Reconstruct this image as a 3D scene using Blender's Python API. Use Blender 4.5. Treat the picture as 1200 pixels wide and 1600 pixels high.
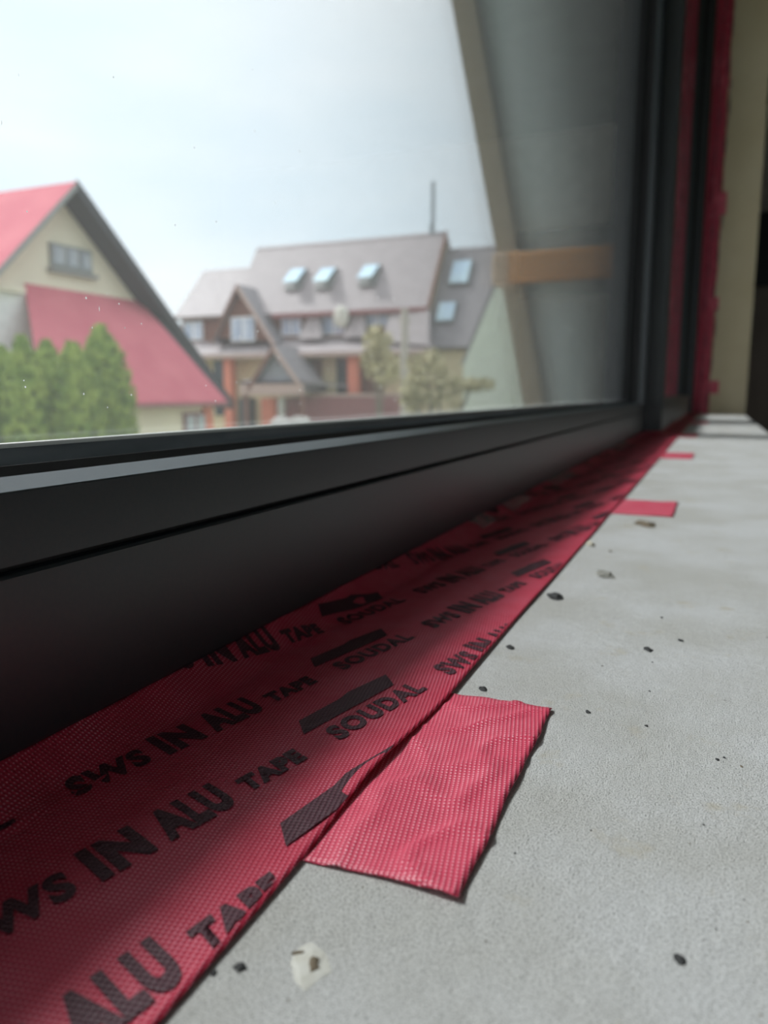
import bpy, bmesh, math, random
from mathutils import Vector, Matrix, noise as mnoise

random.seed(7)
for o in list(bpy.data.objects): bpy.data.objects.remove(o)
scene = bpy.context.scene
C = scene.collection

# ------------------------------------------------------------------ camera
H = 0.09                                   # camera height above the sill
TH, YAW = math.radians(8.764), math.radians(23.184)
fh = Vector((-math.sin(YAW), math.cos(YAW), 0))
CF = fh * math.cos(TH) - Vector((0, 0, 1)) * math.sin(TH)
CU = Vector((0, 0, 1)) * math.cos(TH) + fh * math.sin(TH)
CR = CF.cross(CU)
CAM = Vector((0, 0, H))
cd = bpy.data.cameras.new('camera'); cam = bpy.data.objects.new('camera', cd); C.objects.link(cam)
cd.sensor_fit = 'HORIZONTAL'; cd.sensor_width = 36; cd.lens = 36
cd.clip_start = 0.01; cd.clip_end = 500
cam.matrix_world = Matrix((CR, CU, -CF)).transposed().to_4x4(); cam.location = CAM
cd.dof.use_dof = True; cd.dof.focus_distance = 0.2; cd.dof.aperture_fstop = 18.5; cd.dof.aperture_blades = 0
scene.camera = cam

# ------------------------------------------------------------------ world: overcast sky
w = bpy.data.worlds.new('overcast_sky'); scene.world = w; w.use_nodes = True
nt = w.node_tree; N = nt.nodes; L = nt.links; N.clear()
wo = N.new('ShaderNodeOutputWorld'); bg = N.new('ShaderNodeBackground'); tc = N.new('ShaderNodeTexCoord')
mp = N.new('ShaderNodeMapping'); mp.inputs['Scale'].default_value = (1, 1, 3.2); mp.inputs['Rotation'].default_value = (.15, .1, .5)
nz = N.new('ShaderNodeTexNoise'); nz.inputs['Scale'].default_value = 2.3; nz.inputs['Detail'].default_value = 5; nz.inputs['Roughness'].default_value = .45
rp = N.new('ShaderNodeValToRGB')
rp.color_ramp.elements[0].position = .36; rp.color_ramp.elements[0].color = (.70, .80, .885, 1)
rp.color_ramp.elements[1].position = .64; rp.color_ramp.elements[1].color = (.84, .89, .94, 1)
sp = N.new('ShaderNodeSeparateXYZ')
pw = N.new('ShaderNodeMath'); pw.operation = 'POWER'; pw.inputs[1].default_value = 2.0; pw.use_clamp = True
mr = N.new('ShaderNodeMapRange'); mr.inputs['From Min'].default_value = 0; mr.inputs['From Max'].default_value = 1
mr.inputs['To Min'].default_value = 1.42; mr.inputs['To Max'].default_value = 1.9      # overcast sky, brighter towards the zenith
L.new(tc.outputs['Generated'], mp.inputs['Vector']); L.new(mp.outputs[0], nz.inputs['Vector'])
L.new(nz.outputs['Fac'], rp.inputs['Fac']); L.new(tc.outputs['Generated'], sp.inputs[0])
cl = N.new('ShaderNodeMath'); cl.operation = 'MAXIMUM'; cl.inputs[1].default_value = 0; L.new(sp.outputs['Z'], cl.inputs[0]); L.new(cl.outputs[0], pw.inputs[0]); L.new(pw.outputs[0], mr.inputs['Value']); L.new(rp.outputs['Color'], bg.inputs['Color']); L.new(mr.outputs[0], bg.inputs['Strength'])
L.new(bg.outputs[0], wo.inputs['Surface'])

# sun veiled by thin cloud, high above the street side
sl = bpy.data.lights.new('veiled_sun', 'SUN'); sl.energy = 4.0; sl.angle = math.radians(10); sl.color = (1, 1, 1)
so = bpy.data.objects.new('veiled_sun', sl); C.objects.link(so)
so.rotation_euler = Vector((math.cos(math.radians(45.5)), -.06, -math.sin(math.radians(45.5)))).to_track_quat('-Z', 'Y').to_euler()

# area lamp added as room fill, at the unseen opening behind the camera
ld = bpy.data.lights.new('room_fill', 'AREA'); ld.shape = 'RECTANGLE'; ld.size = 2.4; ld.size_y = 1.7; ld.energy = 4; ld.color = (.9, .96, 1)
lo = bpy.data.objects.new('room_fill', ld); C.objects.link(lo); lo.location = (2.2, -2.96, .75); lo.rotation_euler = (math.radians(90), 0, math.radians(0))

vs = scene.view_settings
vs.view_transform = 'Standard'; vs.look = 'None'; vs.gamma = 1; vs.use_curve_mapping = False
vs.exposure = 0.0

# ------------------------------------------------------------------ helpers
def ray(x, y):
    return CF * 1200 + CR * (x - 600) + CU * (800 - y)
def onX(x, y, X): d = ray(x, y); return CAM + d * (X / d.x)
def onY(x, y, Y): d = ray(x, y); return CAM + d * (Y / d.y)
def onZ(x, y, z): d = ray(x, y); return CAM + d * ((z - H) / d.z)
def onP(x, y, p0, n): d = ray(x, y); return CAM + d * ((p0 - CAM).dot(n) / d.dot(n))
def srgb(r, g, b):
    f = lambda c: (c / 255 / 12.92) if c / 255 <= .04045 else ((c / 255 + .055) / 1.055) ** 2.4
    return (f(r), f(g), f(b), 1)

def tag(o, label=None, cat=None, group=None, kind=None):
    if label: o['label'] = label
    if cat: o['category'] = cat
    if group: o['group'] = group
    if kind: o['kind'] = kind
    return o
def empty(name, loc=(0, 0, 0)):
    o = bpy.data.objects.new(name, None); C.objects.link(o); o.location = loc; o.empty_display_size = .05
    return o
def put(name, bm, mat, parent=None, smooth=False, up=None):
    bmesh.ops.recalc_face_normals(bm, faces=bm.faces)
    if up:
        for f in bm.faces:
            f.normal_update()
            if f.normal.dot(Vector(up)) < 0: f.normal_flip()
    me = bpy.data.meshes.new(name); bm.to_mesh(me); bm.free()
    if smooth:
        for p in me.polygons: p.use_smooth = True
    if mat: me.materials.append(mat)
    o = bpy.data.objects.new(name, me); C.objects.link(o)
    if parent:
        o.parent = parent; o.matrix_parent_inverse = Matrix.Translation(-Vector(parent.location)) if parent.parent is None else Matrix()
    return o
def box(bm, a, b, bevel=0):
    x0, y0, z0 = [min(a[i], b[i]) for i in range(3)]; x1, y1, z1 = [max(a[i], b[i]) for i in range(3)]
    t = bmesh.new()
    r = bmesh.ops.create_cube(t, size=1)
    for v in t.verts: v.co = Vector(((x0 + x1) / 2 + v.co.x * (x1 - x0), (y0 + y1) / 2 + v.co.y * (y1 - y0), (z0 + z1) / 2 + v.co.z * (z1 - z0)))
    if bevel: bmesh.ops.bevel(t, geom=t.edges[:], offset=bevel, segments=2, affect='EDGES', profile=.5)
    merge(bm, t); return bm
def merge(bm, t):
    me = bpy.data.meshes.new('tmp'); t.to_mesh(me); t.free(); bm.from_mesh(me); bpy.data.meshes.remove(me)
def mkbox(name, a, b, mat, parent=None, bevel=0):
    bm = bmesh.new(); box(bm, a, b, bevel); return put(name, bm, mat, parent)
def slab(bm, pts, thick):
    """a plate: polygon pts (its upper face), extruded by the vector thick"""
    pts = [Vector(p) for p in pts]; th = Vector(thick)
    v0 = [bm.verts.new(p) for p in pts]; v1 = [bm.verts.new(p + th) for p in pts]
    bm.faces.new(v0); bm.faces.new(v1[::-1]); n = len(pts)
    for i in range(n): bm.faces.new((v0[i], v1[i], v1[(i + 1) % n], v0[(i + 1) % n]))
    return bm
def mkslab(name, pts, thick, mat, parent=None):
    bm = bmesh.new(); slab(bm, pts, thick); return put(name, bm, mat, parent)
def tube(bm, a, b, r0, r1=None, seg=10):
    a = Vector(a); b = Vector(b); r1 = r0 if r1 is None else r1; d = (b - a).normalized()
    u = d.cross(Vector((0, 0, 1)) if abs(d.z) < .9 else Vector((1, 0, 0))).normalized(); v = d.cross(u)
    A = []; B = []
    for i in range(seg):
        t = 2 * math.pi * i / seg; e = u * math.cos(t) + v * math.sin(t)
        A.append(bm.verts.new(a + e * r0)); B.append(bm.verts.new(b + e * r1))
    for i in range(seg): bm.faces.new((A[i], A[(i + 1) % seg], B[(i + 1) % seg], B[i]))
    bm.faces.new(A[::-1]); bm.faces.new(B)

# ------------------------------------------------------------------ materials
def mat(name, col, rough=.7, col2=None, scale=8, detail=4, bump=0, bscale=60, metal=0, spec=.5, contrast=(.35, .65), stretch=(1, 1, 1)):
    m = bpy.data.materials.new(name); m.use_nodes = True; t = m.node_tree; b = t.nodes['Principled BSDF']
    b.inputs['Roughness'].default_value = rough; b.inputs['Metallic'].default_value = metal; b.inputs['Specular IOR Level'].default_value = spec
    c = t.nodes.new('ShaderNodeTexCoord'); mp = t.nodes.new('ShaderNodeMapping'); mp.inputs['Scale'].default_value = stretch
    t.links.new(c.outputs['Object'], mp.inputs[0])
    n = t.nodes.new('ShaderNodeTexNoise'); n.inputs['Scale'].default_value = scale; n.inputs['Detail'].default_value = detail
    t.links.new(mp.outputs[0], n.inputs['Vector'])
    r = t.nodes.new('ShaderNodeValToRGB'); r.color_ramp.elements[0].position = contrast[0]; r.color_ramp.elements[1].position = contrast[1]
    c2 = col2 if col2 else tuple(min(1, x * 1.12) for x in col[:3]) + (1,)
    r.color_ramp.elements[0].color = col; r.color_ramp.elements[1].color = c2
    t.links.new(n.outputs['Fac'], r.inputs[0]); t.links.new(r.outputs[0], b.inputs['Base Color'])
    if bump:
        n2 = t.nodes.new('ShaderNodeTexNoise'); n2.inputs['Scale'].default_value = bscale; n2.inputs['Detail'].default_value = 6
        t.links.new(mp.outputs[0], n2.inputs['Vector'])
        bp = t.nodes.new('ShaderNodeBump'); bp.inputs['Strength'].default_value = bump; bp.inputs['Distance'].default_value = .3 / bscale
        t.links.new(n2.outputs['Fac'], bp.inputs['Height']); t.links.new(bp.outputs[0], b.inputs['Normal'])
    return m

M = {}
M['frame'] = mat('anthracite_aluminium', (0.012, 0.021, 0.025, 1), .38, (0.018, 0.024, 0.026, 1), 700, 2, .12, 2500, spec=.75)
M['groove'] = mat('black_joint', (.004, .004, .004, 1), .8)
M['gasket'] = mat('black_rubber', (.004, .004, .005, 1), .55, (.006, .006, .007, 1), 200)
M['spacer'] = mat('dusty_grey_spacer', (0.100, 0.115, 0.130, 1), .55, (0.220, 0.240, 0.260, 1), 60, 5, .3, 400, stretch=(1, .25, 1))
M['spacer_edge'] = mat('bright_spacer_edge', (.62, .63, .60, 1), .35)
M['outer'] = mat('tan_outer_render', (.70, .61, .44, 1), .85, (.76, .67, .50, 1), 4)
M['wall'] = mat('tan_plaster', (.64, .54, .36, 1), .85, (.70, .60, .42, 1), 5, 5, .3, 180)
M['roomwall'] = mat('grey_brown_plaster', (0.220, 0.200, 0.175, 1), .9, (0.260, 0.240, 0.210, 1), 3, 4, .2, 90)
M['backwall'] = mat('brightened_grey_brown_plaster', (.75, .68, .60, 1), .9)  # lighter copy of the room plaster, colour makes up for dim room light
M['ceil'] = mat('grey_ceiling', (0.250, 0.250, 0.240, 1), .9)
M['floor'] = mat('concrete_floor', (.24, .235, .225, 1), .85, (.30, .295, .28, 1), 3, 6, .3, 60)
M['timber0'] = mat('brown_boards', (.20, .13, .085, 1), .8, (.25, .17, .11, 1), 5, stretch=(1, .2, 1))
M['dust'] = mat('pale_dust', (.85, .85, .83, 1), .9); _t = M['dust'].node_tree; _tr = _t.nodes.new('ShaderNodeBsdfTranslucent'); _tr.inputs[0].default_value = (.9, .9, .9, 1)
_mx = _t.nodes.new('ShaderNodeMixShader'); _mx.inputs[0].default_value = .45; _t.links.new(_t.nodes['Principled BSDF'].outputs[0], _mx.inputs[1]); _t.links.new(_tr.outputs[0], _mx.inputs[2]); _t.links.new(_mx.outputs[0], _t.nodes['Material Output'].inputs[0])

def glass(name, tint=(.985, .993, .99), film=0):
    m = bpy.data.materials.new(name); m.use_nodes = True; t = m.node_tree; t.nodes.clear()
    o = t.nodes.new('ShaderNodeOutputMaterial'); mx = t.nodes.new('ShaderNodeMixShader')
    tr = t.nodes.new('ShaderNodeBsdfTransparent'); tr.inputs[0].default_value = tint + (1,)
    gl = t.nodes.new('ShaderNodeBsdfGlossy'); gl.inputs['Roughness'].default_value = 0.0; gl.inputs['Color'].default_value = (1, 1, 1, 1)
    g = t.nodes.new('ShaderNodeNewGeometry'); d = t.nodes.new('ShaderNodeVectorMath'); d.operation = 'DOT_PRODUCT'
    t.links.new(g.outputs['Normal'], d.inputs[0]); t.links.new(g.outputs['Incoming'], d.inputs[1])
    def mth(op, a, b=None, clamp=False):
        n = t.nodes.new('ShaderNodeMath'); n.operation = op; n.use_clamp = clamp
        for i, x in enumerate((a, b)):
            if x is None: continue
            if isinstance(x, (int, float)): n.inputs[i].default_value = x
            else: t.links.new(x, n.inputs[i])
        return n.outputs[0]
    c = mth('ABSOLUTE', d.outputs['Value']); s = mth('SUBTRACT', 1, c, True); p = mth('POWER', s, 5)   # Schlick Fresnel of a glass surface
    f = mth('ADD', mth('MULTIPLY', p, .96), .04, True)
    t.links.new(f, mx.inputs[0]); t.links.new(tr.outputs[0], mx.inputs[1]); t.links.new(gl.outputs[0], mx.inputs[2]); 
    if film:                                  # thin film of dust that scatters a little light
        tl = t.nodes.new('ShaderNodeBsdfTranslucent'); tl.inputs[0].default_value = (.92, .94, .95, 1); m2 = t.nodes.new('ShaderNodeMixShader'); m2.inputs[0].default_value = film
        t.links.new(mx.outputs[0], m2.inputs[1]); t.links.new(tl.outputs[0], m2.inputs[2]); t.links.new(m2.outputs[0], o.inputs[0])
    else: t.links.new(mx.outputs[0], o.inputs[0])
    return m
M['glass'] = glass('window_glass'); M['glass_dusty'] = glass('dusty_window_glass', film=.035)

def concrete():
    m = bpy.data.materials.new('rough_concrete'); m.use_nodes = True; t = m.node_tree; b = t.nodes['Principled BSDF']; nn = t.nodes.new; ln = t.links.new
    b.inputs['Roughness'].default_value = .72; b.inputs['Specular IOR Level'].default_value = .4
    c = nn('ShaderNodeTexCoord')
    def noise(s, d=4, r=.5, vec=None):
        n = nn('ShaderNodeTexNoise'); n.inputs['Scale'].default_value = s; n.inputs['Detail'].default_value = d; n.inputs['Roughness'].default_value = r
        ln(vec or c.outputs['Object'], n.inputs['Vector']); return n.outputs['Fac']
    def ramp(f, p0, c0, p1, c1):
        r = nn('ShaderNodeValToRGB'); r.color_ramp.elements[0].position = p0; r.color_ramp.elements[0].color = c0
        r.color_ramp.elements[1].position = p1; r.color_ramp.elements[1].color = c1; ln(f, r.inputs[0]); return r.outputs[0]
    def mix(f, a, bb, mode='MIX', fac=None):
        x = nn('ShaderNodeMix'); x.data_type = 'RGBA'; x.blend_type = mode
        if fac is not None: x.inputs[0].default_value = fac
        else: ln(f, x.inputs[0])
        for s, v in ((6, a), (7, bb)):
            if isinstance(v, tuple): x.inputs[s].default_value = v
            else: ln(v, x.inputs[s])
        return x.outputs[2]
    base = ramp(noise(14, 5, .55), .38, (.60, .59, .56, 1), .62, (.715, .715, .715, 1))       # trowelled patches, warm to cool grey
    grain = ramp(noise(2500, 3, .7), .37, (.30, .30, .29, 1), .50, (1.0, 1.0, 1.0, 1))
    col = mix(None, base, grain, 'MULTIPLY', .9)
    st = ramp(noise(45, 6, .65), .60, (0, 0, 0, 1), .72, (1, 1, 1, 1))
    col = mix(st, col, (.52, .48, .40, 1))                                                      # faint ochre stains
    pit = nn('ShaderNodeTexVoronoi'); pit.inputs['Scale'].default_value = 110; ln(c.outputs['Object'], pit.inputs['Vector'])
    pm = ramp(pit.outputs['Distance'], .045, (1, 1, 1, 1), .085, (0, 0, 0, 1))
    pn = ramp(noise(38, 2), .56, (0, 0, 0, 1), .6, (1, 1, 1, 1))
    pf = mix(None, pm, pn, 'MULTIPLY', 1)
    col = mix(pf, col, (.09, .085, .08, 1))                                                     # pores
    ln(col, b.inputs['Base Color'])
    def bump(h, dist, st_, prev=None):
        x = nn('ShaderNodeBump'); x.inputs['Distance'].default_value = dist; x.inputs['Strength'].default_value = st_; ln(h, x.inputs['Height'])
        if prev: ln(prev, x.inputs['Normal'])
        return x.outputs[0]
    n1 = bump(noise(2500, 3, .7), .0006, .9); n2 = bump(noise(260, 4, .6), .0007, .6, n1); n3 = bump(noise(40, 3), .002, .35, n2)
    ln(n3, b.inputs['Normal'])
    return m
M['concrete'] = concrete()

def tape_mat(name, base, glint, rough=.45, pitch=.0015):
    """woven fleece tape: staggered raised dots, glints painted on their tops"""
    m = bpy.data.materials.new(name); m.use_nodes = True; t = m.node_tree; b = t.nodes['Principled BSDF']; nn = t.nodes.new; ln = t.links.new
    b.inputs['Roughness'].default_value = rough; b.inputs['Specular IOR Level'].default_value = .45
    c = nn('ShaderNodeTexCoord'); mp = nn('ShaderNodeMapping'); mp.inputs['Rotation'].default_value = (0, 0, math.radians(45 - 12))
    mp.inputs['Scale'].default_value = (1 / pitch, 1 / pitch, 1 / pitch); ln(c.outputs['Object'], mp.inputs[0])
    s = nn('ShaderNodeSeparateXYZ'); ln(mp.outputs[0], s.inputs[0])
    def mth(op, a, bb=None):
        n = nn('ShaderNodeMath'); n.operation = op
        for i, x in enumerate((a, bb)):
            if x is None: continue
            if isinstance(x, (int, float)): n.inputs[i].default_value = x
            else: ln(x, n.inputs[i])
        return n.outputs[0]
    sx = mth('SINE', mth('MULTIPLY', s.outputs['X'], math.pi * 2)); sy = mth('SINE', mth('MULTIPLY', s.outputs['Y'], math.pi * 2))
    dots = mth('MULTIPLY', sx, sy); h = mth('ADD', mth('MULTIPLY', dots, .5), .5)
    n = nn('ShaderNodeTexNoise'); n.inputs['Scale'].default_value = 70; n.inputs['Detail'].default_value = 5; ln(c.outputs['Object'], n.inputs['Vector'])
    r = nn('ShaderNodeValToRGB'); r.color_ramp.elements[0].position = .70; r.color_ramp.elements[0].color = base
    r.color_ramp.elements[1].position = .95; r.color_ramp.elements[1].color = glint  # lighter dot tops paint in the gloss highlights of the weave
    hv = mth('ADD', h, mth('MULTIPLY', mth('SUBTRACT', n.outputs['Fac'], .5), .5)); ln(hv, r.inputs[0]); ln(r.outputs[0], b.inputs['Base Color'])
    bp = nn('ShaderNodeBump'); bp.inputs['Distance'].default_value = .00018; bp.inputs['Strength'].default_value = .8; ln(h, bp.inputs['Height'])
    n2 = nn('ShaderNodeTexNoise'); n2.inputs['Scale'].default_value = 110; n2.inputs['Detail'].default_value = 3; ln(c.outputs['Object'], n2.inputs['Vector'])
    bp2 = nn('ShaderNodeBump'); bp2.inputs['Distance'].default_value = .0012; bp2.inputs['Strength'].default_value = .35; ln(n2.outputs['Fac'], bp2.inputs['Height']); ln(bp.outputs[0], bp2.inputs['Normal'])
    ln(bp2.outputs[0], b.inputs['Normal'])
    return m
M['tape'] = tape_mat('red_fleece_tape', (.50, .024, .062, 1), (.74, .26, .34, 1))
M['tape_tab'] = tape_mat('red_fleece_tape_tab', (.62, .055, .11, 1), (.88, .42, .48, 1))
M['print'] = tape_mat('dark_print_on_tape', (.055, .012, .022, 1), (.16, .07, .09, 1), .5)

# ------------------------------------------------------------------ setting: sill, walls, room
SE = .117                                   # room-side edge of the sill
YE = 3.66                                   # far reveal
bm = bmesh.new(); box(bm, (-.30, -1.3, -.09), (SE, YE, 0), .004)
tag(put('trim_1', bm, M['concrete']), 'rough grey concrete window sill running along the window', kind='structure')
def struct(name, a, b, m, label): return tag(mkbox(name, a, b, m), label, kind='structure')
struct('wall_far', (-.30, YE, -.95), (SE, YE + .25, 2.3), M['wall'], 'tan plaster window reveal at the far end of the sill')
struct('wall_near', (-.30, -1.6, -.95), (SE, -1.3, 2.3), M['wall'], 'tan plaster window reveal behind the camera')
struct('wall_below', (-.28, -1.3, -.95), (SE - .01, YE, -.09), M['wall'], 'plaster wall below the concrete sill')
struct('wall_above', (-.30, -1.3, 2.05), (SE, YE, 2.3), M['wall'], 'plaster lintel above the window')
struct('wall_left', (-.30, YE + .25, -.95), (SE, 7.2, 2.3), M['roomwall'], 'window wall going on beyond the reveal')
struct('wall_corner', (-.30, -3.2, -.95), (SE, -1.6, 2.3), M['roomwall'], 'window wall going on behind the camera')
struct('floor', (-.30, -3.2, -1.05), (4.5, 7.2, -.95), M['floor'], 'grey concrete room floor')
struct('ceiling', (-.30, -3.2, 2.3), (4.5, 7.2, 2.4), M['ceil'], 'pale grey room ceiling')
struct('wall_right', (4.5, -3.2, -.95), (4.7, 7.2, 2.3), M['roomwall'], 'plaster wall opposite the window')
struct('wall_back', (SE, 7.0, -.95), (4.5, 7.2, 2.3), M['backwall'], 'grey brown plaster end wall of the room')
# end wall behind the camera with an open window hole
e = empty('wall_front', (2.2, -3.1, -.95)); tag(e, 'plaster end wall with an open window hole behind the camera', kind='structure')
for a, b in (((SE, -3.2, -.95), (1.0, -3.0, 2.3)), ((3.4, -3.2, -.95), (4.5, -3.0, 2.3)), ((1.0, -3.2, -.95), (3.4, -3.0, -.1)), ((1.0, -3.2, 1.6), (3.4, -3.0, 2.3))):
    mkbox('wall_section', a, b, M['roomwall'], e)

# ------------------------------------------------------------------ windows
def window(name, label, y0, y1, z0, z1, face, dep, zbead, fw, bead_h, glassX, gap=.0016):
    """frame of four members, a groove, glazing beads, gaskets, spacers and a double pane; room side faces +X at X=face"""
    root = empty(name, (face - dep / 2, (y0 + y1) / 2, z0)); tag(root, label, kind='structure')
    bx = glassX + .005      # inner (glass-side) X of the bead
    mem = [('bottom_rail', (y0, y1, z0, z0 + fw)), ('top_rail', (y0, y1, z1 - fw, z1)), ('frame_post', (y0, y0 + fw, z0 + fw, z1 - fw)), ('frame_post', (y1 - fw, y1, z0 + fw, z1 - fw))]
    for n, (a, b, c, d) in mem: mkbox(n, (face - dep, a, c), (face, b, d), M['frame'], root, .0012)
    g0 = fw; g1 = fw + gap; g2 = fw + gap + bead_h
    def ring(nm, i0, i1, xa, xb, m, bev=0, mv=None):
        for n, (a, b, c, d) in ((nm, (y0 + i0, y1 - i0, z0 + i0, z0 + i1)), (nm, (y0 + i0, y1 - i0, z1 - i1, z1 - i0)),
                                (nm, (y0 + i0, y0 + i1, z0 + i1, z1 - i1)), (nm, (y1 - i1, y1 - i0, z0 + i1, z1 - i1))):
            mkbox(n, (xa, a, c), (xb, b, d), (mv or m) if (b - a) < .3 else m, root, bev)
    ring('groove_strip', g0, g1, face - .02, face - .0022, M['groove'])
    # chamfered glazing bead, then the gasket wedge rising to the glass, both swept round with mitred corners
    def sweep(nm, prof, m):
        for side in range(4):
            t = bmesh.new()
            def pt(x, i, end):
                if side == 0: return (x, y0 + i if not end else y1 - i, z0 + i)
                if side == 1: return (x, y0 + i if not end else y1 - i, z1 - i)
                if side == 2: return (x, y0 + i, z0 + i if not end else z1 - i)
                return (x, y1 - i, z0 + i if not end else z1 - i)
            va = [t.verts.new(pt(x, i, 0)) for x, i in prof]; vb = [t.verts.new(pt(x, i, 1)) for x, i in prof]
            k = len(prof)
            for j in range(k): t.faces.new((va[j], va[(j + 1) % k], vb[(j + 1) % k], vb[j]))
            t.faces.new(va); t.faces.new(vb[::-1]); put(nm, t, m, root)
    ch = min(.0085, (face - bx) * .5)
    sweep('glazing_bead', [(face, g1), (face, g2 - .0004), (face - .0004, g2), (face - ch, g2 + .0024), (face - ch - .001, g2 + .0020), (face - ch - .0018, g2 - .003), (bx, g2 - .003), (bx, g1)], M['frame'])
    sweep('gasket', [(face - ch - .003, g2 - .0028), (bx, g2 - .006), (glassX + .0003, g2 - .006), (glassX + .0003, g2 + .0028), (glassX + .0016, g2 + .0028), (bx, g2 - .0006)], M['gasket'])
    ring('spacer_bar', g2 - .004, g2 + .0074, glassX - .019, glassX - .0045, M['spacer'], .0006, M['gasket'])
    ring('spacer_edge', g2 + .0070, g2 + .0082, glassX - .008, glassX - .0042, M['spacer_edge'], 0, M['gasket'])
    ring('outer_stop', fw - .004, g2, face - dep, glassX - .028, M['frame'])
    for xa, gm in ((glassX - .004, 'glass'), (glassX - .0240, 'glass_dusty')):
        mkbox('glass_pane', (xa, y0 + g1 + .003, z0 + g1 + .003), (xa + .004, y1 - g1 - .003, z1 - g1 - .003), M[gm], root)
    return root
FX = -1.6 * H                                # room-side face of the near window
win1 = window('window_1', 'large anthracite framed fixed window beside the camera', -1.28, 1.815, .0072, 2.05, FX, .075, .0683, .0427, .0168, FX - .0285)
win2 = window('window_2', 'second anthracite window unit beyond the mullion, standing proud of the first', 1.8155, 3.63, .0072, 2.05, -.1085, .09, .085, .055, .016, -.128)
# filler jamb between second window and reveal
struct('trim_2', (-.20, 3.63, .002), (-.094, YE, 2.05), M['frame'], 'dark frame extension against the far reveal')

# specks of dust on the near pane
bm = bmesh.new(); rnd = random.Random(3); gx = FX - .0283
for i in range(60):
    px, py = rnd.uniform(0, 960), rnd.uniform(60, 690)
    if i < 34: py = rnd.uniform(430, 690); px = rnd.uniform(0, 620)
    p = onX(px, py, gx + .0002)
    if p.z < .085: continue
    s = rnd.uniform(.00018, .00042) * (p - CAM).length / .25
    if rnd.random() < .25: sy, sz = s * .5, s * 2.6
    else: sy, sz = s, s
    vv = [bm.verts.new((gx + .0002, p.y + sy * math.cos(a) * rnd.uniform(.6, 1.1), p.z + sz * math.sin(a) * rnd.uniform(.6, 1.1))) for a in [k * math.pi / 3 for k in range(6)]]
    bm.faces.new(vv)
d = put('dust_specks', bm, M['dust'], win1); d['kind'] = 'stuff'

# ------------------------------------------------------------------ red sealing tape along the sill
XE = -.76 * H
def edge(Y):                                  # room-side edge of the tape
    return XE + .0007 * mnoise.noise(Vector((Y * 9, 3.1, 0))) - .0009 * math.exp(-((Y - .155) / .03) ** 2) + .0006 * math.exp(-((Y - .205) / .02) ** 2)
def tz(X, Y):
    z = .0009
    if X < -.131: z += ((-.131 - X) / .0142) ** 1.35 * .0068
    u = (X + .131) / (XE + .131)
    if u > 0:
        z += .0011 * max(0, mnoise.noise(Vector((X * 40, Y * 16, 1.7)))) * min(1, u * 2)
        z += .0014 * math.exp(-((Y - .155) / .02) ** 2) * max(0, u - .75) / .25
        z += .002 * max(0, mnoise.noise(Vector((Y * 7, X * 30, 8)))) * math.exp(-((u - .3) / .25) ** 2) * min(1, max(0, Y - .3))
    if X < -.128: z += .0010 * mnoise.noise(Vector((Y * 60, X * 60, 4)))
    return z
tape = empty('sealing_tape', (-.1, .9, 0)); tag(tape, 'long dark red printed sealing tape between window frame and concrete sill', 'tape')
bm = bmesh.new()
ys = [-.05 + .004 * i for i in range(120)]
while ys[-1] < YE - .01: ys.append(ys[-1] * 1.02 + .001)
ys[-1] = YE - .003
nx = 56; rows = []
def xin(Y): return -.1452 if Y < 1.80 else -.1105
for Y in ys:
    r = []
    for i in range(nx + 1):
        X = xin(Y) + (edge(Y) - xin(Y)) * i / nx
        zz = tz(X if Y < 1.80 else X - .035 * (1 - i / nx), Y)
        r.append(bm.verts.new((X, Y, zz)))
    rows.append(r)
for a, b in zip(rows, rows[1:]):
    for i in range(nx): bm.faces.new((a[i], a[i + 1], b[i + 1], b[i]))
t_o = put('tape_strip', bm, M['tape'], tape, True, (0, 0, 1))
md = t_o.modifiers.new('thickness', 'SOLIDIFY'); md.thickness = .0003; md.offset = -1

# printed lettering
_cache = {}
def word_mesh(txt):
    bold = .05 if 'S' in txt else .07
    if txt in _cache: return _cache[txt]
    cu = bpy.data.curves.new('lettering', 'FONT'); cu.body = txt; cu.size = 1; cu.offset = bold; cu.resolution_u = 4; cu.space_character = 1.16
    o = bpy.data.objects.new('lettering', cu); C.objects.link(o)
    dg = bpy.context.evaluated_depsgraph_get(); me = o.evaluated_get(dg).to_mesh()
    vs_ = [(v.co.x, v.co.y) for v in me.vertices]; fs = [tuple(p.vertices) for p in me.polygons]
    bpy.data.objects.remove(o); bpy.data.curves.remove(cu)
    x0 = min(v[0] for v in vs_); x1 = max(v[0] for v in vs_); y0 = min(v[1] for v in vs_); y1 = max(v[1] for v in vs_)
    _cache[txt] = ([((x - x0) / (x1 - x0), (y - y0) / (y1 - y0)) for x, y in vs_], fs)
    return _cache[txt]
WORDS = [('SWS', .0, .235, .0, .098), ('IN', .28, .42, -.008, .128), ('ALU', .455, .665, -.008, .128), ('TAPE', .71, .935, .008, .082), ('SOUDAL', 1.07, 1.54, 0, .085)]
LOGO = [(1.04, .115), (1.27, .112), (1.50, .112), (1.56, .188), (1.36, .20), (1.30, .188), (1.10, .188)]
SL = .215; ang = math.atan(SL); dp = Vector((math.sin(ang), math.cos(ang))); dq = Vector((-math.cos(ang), math.sin(ang)))
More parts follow.
